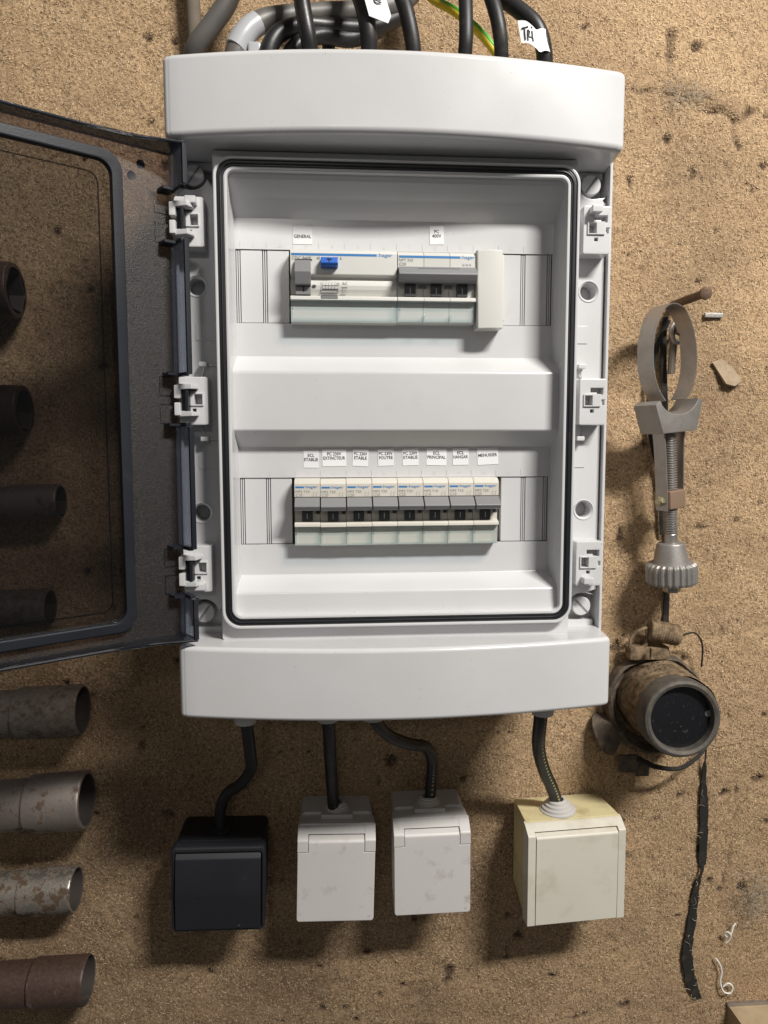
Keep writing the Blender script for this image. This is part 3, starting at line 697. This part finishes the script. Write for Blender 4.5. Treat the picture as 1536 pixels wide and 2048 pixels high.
# earth wire in two colours
e1 = thing('earth_wire', 'thin green and yellow striped earth wire between two black cables', 'wire')
ep = [(86, 70, 208), (78, 84, 240), (64, 86, 260), (45, 78, 281), (28, 60, 302), (16, 45, 330)]
part('yellow_insulation', MB().tube(ep, 2.6, 14, n=8), 'yellow', e1)
part('green_stripe', MB().tube([(x+.7, d+.5, z+1.0) for x, d, z in ep], 2.25, 14, n=8), 'green', e1)
# looped grey and black cables
gc = cable('thick grey cable bending over to the right with silver tape round it', [(-112, 78, 212), (-108, 84, 240), (-102, 84, 256), (-90, 80, 269), (-70, 72, 278), (-45, 66, 284), (-18, 62, 289), (8, 55, 300), (22, 45, 320), (28, 40, 345)], 7.4, 'cable_grey')
part('tape', MB().tube([(-106.2, 85, 249), (-102.2, 84.4, 256), (-97.5, 83, 262.5), (-92, 81, 267.6)], 7.8, 16, n=4).box(-98, -89, 82, 90, 236, 252, 2), 'tape', gc)
cable('black cable looping low under the thick grey one', [(-88, 76, 212), (-86, 88, 238), (-79, 88, 256), (-62, 80, 268), (-40, 72, 272), (-14, 62, 278), (8, 52, 292)], 6.0)
cable('black cable looping behind the straight black one', [(-78, 72, 212), (-73, 84, 238), (-66, 84, 252), (-50, 76, 264), (-28, 66, 268), (-6, 56, 282), (10, 45, 310)], 5.6)
cable('short dark cable standing in the shade behind the loops', [(-42, 40, 212), (-43, 42, 250), (-44, 40, 285)], 5.0)
oc = thing('old_cable_bundle', 'dusty brown old cable bent against the wall above the board', 'cable')
part('outer_sheath', MB().tube([(-150, 12, 272), (-143, 22, 282), (-130, 26, 296), (-118, 28, 312), (-105, 28, 345)], 7.4, 14, n=6), 'cable_grey', oc)
part('upright_sheath', MB().tube([(-145, 8, 268), (-146, 12, 292), (-147, 14, 350)], 5.5, 12, n=6), 'cable_old', oc)
# tags
m = MB(); m.loft([[(x, d+e, z) for x, d, z in ((-24.5, 113, 281), (-10.5, 112, 281), (-3.2, 111, 259), (-5.2, 111, 254.5), (-17.6, 112, 258.0))] for e in (0, .35)])
tgp = part('tag', m, 'paper', cb)
m = MB()
for st_ in ([(-16.0, 275.6), (-12.8, 275.2), (-12.0, 276.6)], [(-16.2, 273.2), (-10.6, 272.6)], [(-15.6, 273.0), (-14.2, 271.2)], [(-14.4, 271.8), (-11.4, 271.2), (-10.6, 269.4), (-12.4, 269.4), (-14.6, 270.8)], [(-15.8, 268.6), (-10.0, 267.4)], [(-14.6, 268.0), (-14.0, 266.4), (-12.2, 265.6), (-9.6, 266.2)]):
    m.tube([(x, 112.7, z) for x, z in st_], .3, 5)
part('handwriting', m, 'ink', tgp)
m = MB(); fl = [(83.2, 104.2, 256.4), (88.5, 104.8, 256.0), (93.5, 103.8, 253.6), (96.5, 102.6, 252.0), (100, 102.2, 253.2), (104.5, 99, 254.0), (107.2, 93, 253.5)]
wd = Vector((.19, 0, -.98)); a_ = smooth(fl, 1, 5)[0]
m.loft([[tuple(p - wd*7.2), tuple(p + wd*7.2)] for p in a_], cap=False, closed=False)
tgp = part('flag', m, 'paper', ct_)
m = MB()
for st_ in ([(84.6, 258.2), (86.6, 258.6), (88.8, 259.4)], [(86.4, 259), (86.6, 255), (87.2, 251.2)], [(88.6, 257.4), (88.6, 254.4), (89.0, 250.8)], [(88.8, 257.4), (89.9, 256.2), (89.4, 253.2), (92, 252.8)], [(91.6, 257.0), (92.0, 253.6), (92.6, 250.6)], [(91.2, 259.3), (91.7, 259.5)]):
    m.tube([(x, 104.9 if x < 90 else 104.5, z) for x, z in st_], .55, 6)
part('handwriting', m, 'ink', tgp)

def lower_cable(label, pts, r, dots=None):
    o = cable(label, pts, r, 'cable', 'cables between the board and the boxes below')
    if dots:
        q, _ = smooth(pts, 1, 14); m = MB()
        for p in q[6:-3:2]:
            m.lathe([(0, .35), (.95, .3), (.95, -.5), (0, -.5)], (p.x+dots, p.y + r*.93, p.z), (0, 1, 0), 8)
        part('marking', m, 'mark', o)
    return o
lower_cable('black cable with an S bend running down to the black switch', [(-108.5, 88, -205), (-108, 84, -222), (-107.2, 72, -250), (-108.5, 58, -268), (-118, 45, -286), (-131, 33, -300), (-137.6, 27, -316), (-138.6, 25, -334)], 4.6)
lower_cable('straight dotted black cable running down to a grey socket', [(-48.5, 88, -205), (-47.8, 80, -228), (-47, 58, -262), (-45.8, 38, -296), (-44.6, 26, -322)], 4.9, 1.0)
lower_cable('black cable with a sideways elbow running down to a grey socket', [(-15.5, 88, -205), (-13, 84, -222), (-2, 70, -240), (16, 54, -254), (30, 42, -262), (36.5, 34, -276), (37, 28, -296), (35.6, 25, -322)], 4.7, .6)
lower_cable('dotted black cable leaning down to the yellowed white switch', [(112.5, 88, -205), (112.8, 82, -226), (117, 64, -255), (127, 46, -282), (139, 32, -306), (146, 26, -324)], 5.2, 1.6)

# ------------------------------------------------------------------ boxes under the board
t = thing('black_switch', 'square anthracite surface switch with plain rocker', 'switch', (-137.2, 0, -371), rot=(0, math.radians(1.2), 0))
part('back_box', MB().plate(rrect(-35.5, 35.5, -33, 36.2, 5), [], 1, 41, 2), 'black_box', t)
part('frame', MB().plate(rrect(-37, 37, -35, 35.5, 4), [rrect(-34, 34, -33, 30.5, 2)], 38, 50, 1.6), 'black_box', t)
part('rocker', MB().sol([[(-33.6, 40, z0), (33.6, 40, z0), (33.6, d, z0), (-33.6, d, z0)] for z0, d in ((-32.6, 51.5), (-4, 52.8), (2, 52.6), (26, 51), (30, 48.2))], .8, 2), 'black_box', t)
part('cable_collar', MB().lathe([(8, 0), (8, 2), (6, 3), (4.4, 3)], (-1.5, 25, 36), (0, 0, 1), 24), 'black_box', t)
part('mark', MB().text('legrand', 19, 51.62, -28.5, 1.6, 11, align='CENTER'), 'toggle', t)

def socket(label, x, z, rot):
    t = thing('socket_box', label, 'socket', (x, 0, z), rot=(0, rot, 0), group='grey flap sockets under the board')
    part('back_box', MB().plate(rrect(-29.6, 29.6, -32, 39.5, 4), [], 1, 30, 1.6), 'grey_box', t)
    part('front_box', MB().plate(rrect(-31, 31, -34, 37, 3), [], 29, 44, 1.2), 'lid', t)
    m = MB(); zz = 17.5
    m.loft([[(xx, d, z_) for z_, d in ((36.6, 42), (34.8, 45), (28.4, 53.2), (27.2, 54.0), (18.2, 54.0), (18.2, 42))] for xx in (-31.2, -22.6)], .5)
    m.loft([[(xx, d, z_) for z_, d in ((36.6, 42), (34.8, 45), (28.4, 53.2), (27.2, 54.0), (18.2, 54.0), (18.2, 42))] for xx in (22.6, 31.2)], .5)
    m.loft([[(xx, d, z_) for z_, d in ((36.5, 42), (34.7, 45), (31.0, 49.6), (30.3, 42))] for xx in (-22.8, 22.8)], .3)
    part('hinge_bracket', m, 'lid', t)
    lo_ = rrect(-31, 31, -40.2, 17.7, 2.6); n_ = len(lo_)
    low = [p for p in lo_ if p[1] < -20]; left = [p for p in low if p[0] < 0]; right = [p for p in low if p[0] > 0]
    m = MB(); m.plate([(31, 17.7), (22.3, 17.7), (22.3, 26.2), (-22.3, 26.2), (-22.3, 17.7), (-31, 17.7)] + left + right, [], 43, 54, .7)
    m.prism_x([(25.6, 44), (25.9, 53.2), (27.4, 52.0), (29.8, 48.4), (29.9, 44)], -22.2, 22.2, .2, 1)
    part('lid', m, 'lid', t)
    part('gland_plate', MB().box(-13, 13, 12, 38, 37, 41, .8), 'grey_box', t)
    part('grommet', MB().lathe([(10, 0), (10, 1.5), (8.8, 2.2), (8.6, 3.2), (7.2, 3.8), (7, 4.8), (5.4, 5.6), (4.9, 5.4)], (0, 25, 40.6), (0, 0, 1), 28), 'grey_box', t)
    m = MB(); m.tube([(26, 54.0, -37), (28, 54.0, -37), (27, 54.0, -35.2), (26, 54.0, -37)], .12, 4); part('mark', m, 'print', t)
socket('grey flap socket fed by the straight dotted cable', -43.2, -359.8, math.radians(1.6))
socket('grey flap socket fed by the elbowed cable', 34.6, -357.6, math.radians(-.3))

t = thing('white_switch', 'yellowed white surface switch with dirty rocker and grommet', 'switch', (151.6, 2, -368.5), rot=(0, math.radians(-.2), math.radians(3.6)))
m = MB(); m.loft([[(-38.5, 1, -32), (38.5, 1, -32), (38.5, 1, 41.5), (-38.5, 1, 41.5)], [(-41.2, 40, -42), (41.2, 40, -42), (41.2, 40, 41), (-41.2, 40, 41)]], 1.2)
part('back_box', m, 'yellowed', t)
m = MB()
PRF = ((41.6, 39), (40.2, 42.5), (34.2, 50.2), (33.6, 50.6))
m.prism_x([(40.6, 38), (39.2, 41.5), (33.6, 50), (32.6, 50.4), (-43.6, 50.4), (-43.6, 38)], -42, -35.4, .4)
m.prism_x([(40.6, 38), (39.2, 41.5), (33.6, 50), (32.6, 50.4), (-43.6, 50.4), (-43.6, 38)], 35.6, 42, .4)
m.prism_x([(40.6, 38), (39.2, 41.5), (35.4, 47.2), (34.8, 38)], -35.6, 35.8, .3)
part('frame', m, 'switch_white', t)
part('rocker', MB().prism_x([(34.2, 40), (34.0, 46.6), (32.2, 50.2), (30.8, 51.0), (-43.2, 50.6), (-43.6, 49.8), (-43.6, 40)], -35.0, 35.2, .4), 'switch_white', t)
part('grommet', MB().lathe([(15, 0), (15, 1.6), (13.4, 2.4), (13, 4), (11, 4.8), (10.6, 6.4), (8.6, 7.2), (8.2, 9), (6.4, 10), (5.2, 9.8)], (-7.6, 25, 41.0), (-.05, 0, 1), 32), 'grey_box', t)

# ------------------------------------------------------------------ strap wrench on its nail
nl = thing('nail', 'long rusty nail with flat head holding the strap clamp', 'nail', (243, 0, 98))
part('shank', MB().tube([(1.5, -6, 1.5), (-1, 30, 0), (-4.5, 66, -2.2)], [3.2, 3.4, 3.2], 12, n=4), 'rust', nl)
part('head', MB().lathe([(0, 0), (4.2, 0), (4.9, 1.0), (4.6, 2.2), (3.2, 2.9), (0, 3)], (-4.5, 65, -2.2), (-.06, 1, -.03), 18, mod=lambda k: 1 + .05*math.sin(k*2.1)), 'rust', nl)
nl2 = thing('bent_hook', 'small bent iron hook driven in the wall inside the clamp loop', 'hook', (246, 0, 78))
part('shank', MB().tube([(2, -3, 2), (1.5, 12, 2), (0, 18, 0), (-4, 17, -6)], 2.6, 10, n=5), 'rust', nl2)
part('eye', MB().tube([(-5, 15, 6), (-9, 15, 0), (-7, 15, -9), (-3, 15, -12), (1, 15, -8), (2, 15, 0), (-1, 15, 5), (-5, 15, 6)], 2.0, 8, n=4), 'steel', nl2)
part('pin', MB().tube([(-5, 12, -10), (-5.5, 11, -24), (-5.5, 10, -37)], 3.2, 10, n=3), 'cable_old', nl2)

wr = thing('strap_clamp', 'grey metal strap clamp with threaded screw and ribbed knob hung on a nail', 'clamp', (229, 33, 0), rot=(0, math.radians(-4.5), math.radians(27)))
lp = []
for k in range(25):
    a = math.radians(-62 + 304*k/24); x = 26.5*math.cos(a)*(1 if math.sin(a) > 0 else 1.02); z = 53 + 40*math.sin(a); lp.append((x, 0, z))
part('strap', MB().ribbon(lp, (0, 1, 0), 15, .9, n=3), 'steel', wr)
m = MB(); pr = [(-29, 15)]
for k in range(13):
    a = math.radians(200 + 140*k/12); pr.append((29*math.cos(a)*.86, 24 + 21*math.sin(a)*.85))
pr += [(29, 16), (21, -8), (-21, -8)]
m.plate(pr, [], -11, 11, .9)
part('saddle', m, 'casting', wr)
th_ = MB(); prof = []; zz = -8
while zz > -92:
    prof += [(6.0, -zz), (6.0, -zz+.35), (4.9, -zz+1.0), (4.9, -zz+1.35)]; zz -= 2.0
th_.lathe(prof + [(5.3, 92), (5.6, 104)], (0, 0, 0), (0, 0, -1), 20, cap=True)
part('threaded_screw', th_, 'steel', wr, ang=25)
part('nut_block', MB().box(-9.6, 9.6, -8, 8, -70, -55, 1.2), 'brass', wr)
for s in (-1, 1):
    st_ = part('side_bar', MB().ribbon([(s*13, 0, -6), (s*11.4, 0, -20), (s*10.4, 0, -45), (s*10.2, 0, -71)], (0, 1, 0), 11, 1.2, n=4), 'steel', wr)
    part('bolt_head', MB().lathe([(0, 0), (4.2, 0), (4.2, 2.6), (3.4, 3.4), (0, 3.4)], (s*10.8, 0, -63), (s, 0, 0), 6).lathe([(2.6, 0), (2.6, 5), (0, 5)], (s*10.8, 0, -63), (s, 0, 0), 12), 'bolt', st_)
part('knob_cone', MB().lathe([(4, 99), (10.5, 99.4), (11.2, 100.4), (14.4, 116), (14.4, 118)], (0, 0, 0), (0, 0, -1), 32), 'casting', wr)
part('ribbed_wheel', MB().lathe([(10, 115.4), (18.4, 116), (20.2, 117.6), (20.6, 119), (20.6, 131), (19.4, 133.4), (14, 134.6), (4, 134.8)], (0, 0, 0), (0, 0, -1), 96, mod=lambda k: 1.0 if k % 4 < 2 else .93), 'casting', wr, ang=25)
part('end_stub', MB().lathe([(7.2, 134), (7.2, 140), (6.4, 141), (0, 141)], (0, 0, 0), (0, 0, -1), 6), 'steel', wr, ang=25)

# ------------------------------------------------------------------ goggles
gg = thing('welding_goggles', 'dusty old welding goggles with round black lens hanging on the wall', 'goggles', (232, 0, -236))
ax = (-.03, 1, .06)
part('face_flange', MB().lathe([(33, 2), (41, 1), (43.5, 5), (42.5, 14), (40.5, 16), (39, 13), (36, 8), (33, 7)], (3, 2, -6), ax, 40, mod=lambda k: 1 + .03*math.sin(k*.5) + .015*math.sin(k*1.7)), 'rubber', gg)
part('eyecup', MB().lathe([(34, 4), (33.6, 14), (32.8, 30), (31.2, 46), (30.2, 56), (30.2, 58)], (5, 2, -1), ax, 48, mod=lambda k: 1 + .012*math.sin(k*.9)), 'leather', gg)
m = MB()
for row in range(3):
    for k in range(15):
        a = math.radians(35 + 110*(k+.5*(row % 2))/14); r = 33.4 - row*.55; h = 20 + row*7
        c = Vector((5, 2, -1)) + Vector(ax)*h + Vector((math.cos(a), 0, math.sin(a)))*(r-.5)
        m.lathe([(0, .7), (.8, .6), (.8, -.4), (0, -.4)], c, (math.cos(a), .3, math.sin(a)), 7)
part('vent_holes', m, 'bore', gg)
lr = part('lens_ring', MB().lathe([(30, 50), (31.5, 52), (31.5, 66), (30.2, 68.6), (28.2, 69.4), (25.8, 68.4), (25.2, 64), (25.2, 58)], (1, 2, -2), ax, 48), 'ring', gg)
part('lens', MB().lathe([(25.6, 62.2), (12, 62.8), (0, 63)], (1, 2, -2), ax, 40), 'glass_dark', gg)
part('lens_sticker', MB().lathe([(0, 0), (2.6, 0), (2.6, .15), (0, .15)], (22.5, 64.8, 4), ax, 14), 'casting', gg)
part('strap_roll', MB().lathe([(0, -13), (8.4, -13)] + [(8.9 + .45*(k % 2), -12.5 + k*1.1) for k in range(23)] + [(8.4, 13), (0, 13)], (6, 18, 58), (1, .1, -.2), 20), 'leather', gg, ang=20)
part('buckle', MB().tube([(-8, 16, 62), (-20, 16, 56), (-22, 17, 44), (-10, 18, 47), (-8, 16, 60)], 1.6, 8, n=5), 'leather', gg)
part('buckle_post', MB().box(-10, -6.5, 26, 30, 38, 48, 1).box(-24, 12, 6, 20, 34, 46, 3), 'leather', gg)
part('nose_pad', MB().lathe([(0, 0), (15, 0), (18, 4), (13, 10), (8, 18), (0, 20)], (-38, 2, -36), (.4, .6, .4), 20, mod=lambda k: 1 + .1*math.sin(k*.9)), 'rubber', gg)
part('cloth_tab', MB().box(-30, -12, 14, 18, -66, -50, 1.5).box(-12, 0, 9, 13, -72, -58, 1.2), 'rubber', gg)
part('frame_wire', MB().tube([(-14, 20, -52), (0, 24, -58), (22, 24, -60), (44, 16, -52), (58, 8, -40)], [2.6, 2.2, 1.9, 1.5, .6], 8, n=6), 'strap', gg)
part('loose_wire', MB().tube([(22, 20, 56), (34, 18, 57), (44, 12, 44), (46, 8, 24)], .8, 6, n=6), 'strap', gg)
part('head_strap', MB().ribbon([(6, 1.5, 325), (3, 6, 300), (9, 2.5, 230), (14, 2.5, 160), (15, 2.5, 60), (13, 8, 48)], (1, 0, 0), 5.0, 1.2, n=8), 'strap', gg)
part('loop_strap', MB().ribbon([(7, 5, 322), (-5, 6, 290), (-7, 5, 240), (4, 4, 190), (9, 3.4, 140)], (1, .3, 0), 4.5, 1.0, n=8), 'strap', gg)
part('hanging_strap', MB().ribbon([(54, 7, -52), (55, 3, -80), (57, 2.5, -120), (57, 2.5, -155), (56, 4, -168), (52, 2.8, -185), (49, 2.5, -220), (46, 2.5, -248), (51, 2.5, -275), (58, 3, -292)], (1, .12, 0), [1, 3.5, 6.5, 7.6, 7.2, 6.5, 2.6, 2.2, 5, 7, 7.5, 8, 9, 10, 9.5, 7], 1.1, n=8), 'strap', gg)

# ------------------------------------------------------------------ tube spanners
def spanner(label, xe, z, r, r_in, step, mat, hexed=False, rshank=None, dcen=None, tilt=0.0, groove=False):
    dcen = dcen or r+1.0
    t = thing('tube_spanner', label, 'tube spanner', (xe, dcen, z), 'tube spanners hung along the wall', rot=(0, tilt, 0)); rs = rshank or r*.92
    seg = 36
    part('socket', MB().lathe([(rs-.5, -step), (r*.98, -step), (r, -step+1.5), (r, -2), (r-.8, -.4), (r_in+.6, 0)], (0, 0, 0), (1, 0, 0), seg, mod=lambda k: 1+.008*math.sin(k*1.3)), mat, t)
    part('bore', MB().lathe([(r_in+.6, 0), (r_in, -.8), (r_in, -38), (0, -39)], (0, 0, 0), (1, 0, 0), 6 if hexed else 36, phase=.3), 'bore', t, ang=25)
    part('shank', MB().lathe([(rs-1.2 if groove else rs, -step+.2), (rs-1.2 if groove else rs, -step-1.2), (rs, -step-1.6), (rs, -step-190), (0, -step-190)], (0, 0, 0), (1, 0, 0), seg), mat, t)
spanner('flaking grey tube spanner, first below the open smoked door', -246, -230.5, 20.4, 17.6, 50, 'tube1', tilt=-.03)
spanner('smooth worn grey tube spanner, second below the smoked door', -245, -305.2, 22.8, 19.4, 44, 'tube2', rshank=20.2, tilt=-.04)
spanner('tube spanner with a bare shiny lower half', -258, -384, 18.4, 15.6, 42, 'tube3', rshank=16.8, tilt=-.02)
spanner('brown oxidised tube spanner, lowest of the row on the wall', -251, -464, 19.2, 17.4, 44, 'tube4', groove=True, tilt=-.01)
spanner('large tube spanner with hexagonal opening behind the smoked door, topmost of the row', -283, 100, 21, 16.5, 40, 'tube4', True)
spanner('tube spanner with hexagonal opening behind the smoked door, second from the top', -281, 9, 20, 15.5, 40, 'tube4', True)
spanner('small bright-rimmed tube spanner seen through the smoked door', -258.5, -62, 14, 11.5, 40, 'tube2', True, tilt=-.02)
spanner('tube spanner seen through the bottom of the smoked door window', -270, -147, 15, 12.5, 40, 'tube1', True, tilt=-.02)

# ------------------------------------------------------------------ small things on the wall
t = thing('fence_staple', 'flat metal staple driven into the wall beside the clamp loop', 'staple', (279.5, 0, 90.5))
part('bar', MB().box(-8, 8, 1.5, 4, -1.6, 2.4, .5), 'casting', t)
t = tag(part('wood_flake', MB().sol([[(280, 1, 52), (292, 1, 33), (300, 1, 31), (307, 1, 36), (300, 1, 47), (289, 1, 55)], [(280.6, 2.4, 51.4), (292, 4.6, 33.6), (299.6, 5.2, 31.6), (306.4, 3.6, 36), (299.6, 2.2, 46.6), (289, 1.8, 54.4)]], .2), 'flake'), 'curled pale flake peeling off the wall near the clamp', 'flake')
def curl(pts, r): return MB().tube(pts, r, 6, n=5)
tag(part('plastic_shaving', curl([(323, 3, -456), (320, 4, -459), (318, 5, -464), (315, 4, -468), (312, 4, -465), (314, 6, -462), (317, 6, -466), (316, 5, -471), (314, 4, -474)], .75), 'shaving'), 'crumpled white plastic shaving stuck under the dusty hole', 'shaving', 'white plastic shavings on the wall')
tag(part('plastic_shaving', curl([(305, 3, -489), (309, 4, -495), (311, 4, -503), (310, 4, -512), (313, 5, -521), (319, 6, -522), (321, 6, -516), (317, 5, -513), (313, 4, -517)], .75), 'shaving'), 'long curled white plastic shaving above the corner of the wooden box', 'shaving', 'white plastic shavings on the wall')
def webs(cx, cz, sx, sz, n, dmax, seed):
    r = random.Random(seed); m = MB()
    for i in range(n):
        x, z = r.gauss(cx, sx), r.gauss(cz, sz); d = r.uniform(1, dmax); a = r.uniform(0, 6.28); l = r.uniform(4, 13); b_ = r.uniform(-.9, .9); pts = []
        for k in range(5):
            pts.append((x, d, z)); x += math.cos(a)*l/4; z += math.sin(a)*l/4; a += b_*.5; d = max(.8, d + r.uniform(-1, 1))
        m.tube(pts, r.uniform(.06, .17), 4)
    return m
tag(part('dust_clump', webs(344, -428, 14, 13, 420, 13, 3), 'web'), 'matted clump of dusty straw fibres at the edge of the wall', 'dust clump', kind='stuff')
tag(part('cobweb', webs(247, 268, 11, 6, 120, 5, 4), 'web'), 'grey cobweb lint caught along the crack in the wall', 'cobweb', kind='stuff')
t = thing('wooden_box', 'corner of a tan wooden box with thin grey trim low on the wall', 'box', (320, 0, -538))
part('body', MB().box(0, 110, -4, 95, -70, 0, .8), 'woodbox', t)
part('trim', MB().box(-1.2, 110, 0, 3.5, -.5, 3.0, .5), 'steel', t)
m = MB(); r_ = random.Random(9)
for i in range(26):
    z = r_.uniform(-295, -90); x = {0: 57, 1: 50, 2: 52}[0 if z > -165 else 1 if z > -250 else 2] + r_.uniform(-4, 4); a = r_.uniform(0, 6.28); l = r_.uniform(3, 8)
    m.tube([(x, 4, z), (x + math.cos(a)*l*.6, 4.6, z + math.sin(a)*l*.5), (x + math.cos(a+.5)*l, 3.4, z + math.sin(a+.5)*l)], r_.uniform(.1, .25), 4, n=2)
ft = part('frayed_threads', m, 'web', gg); ft['kind'] = 'stuff'
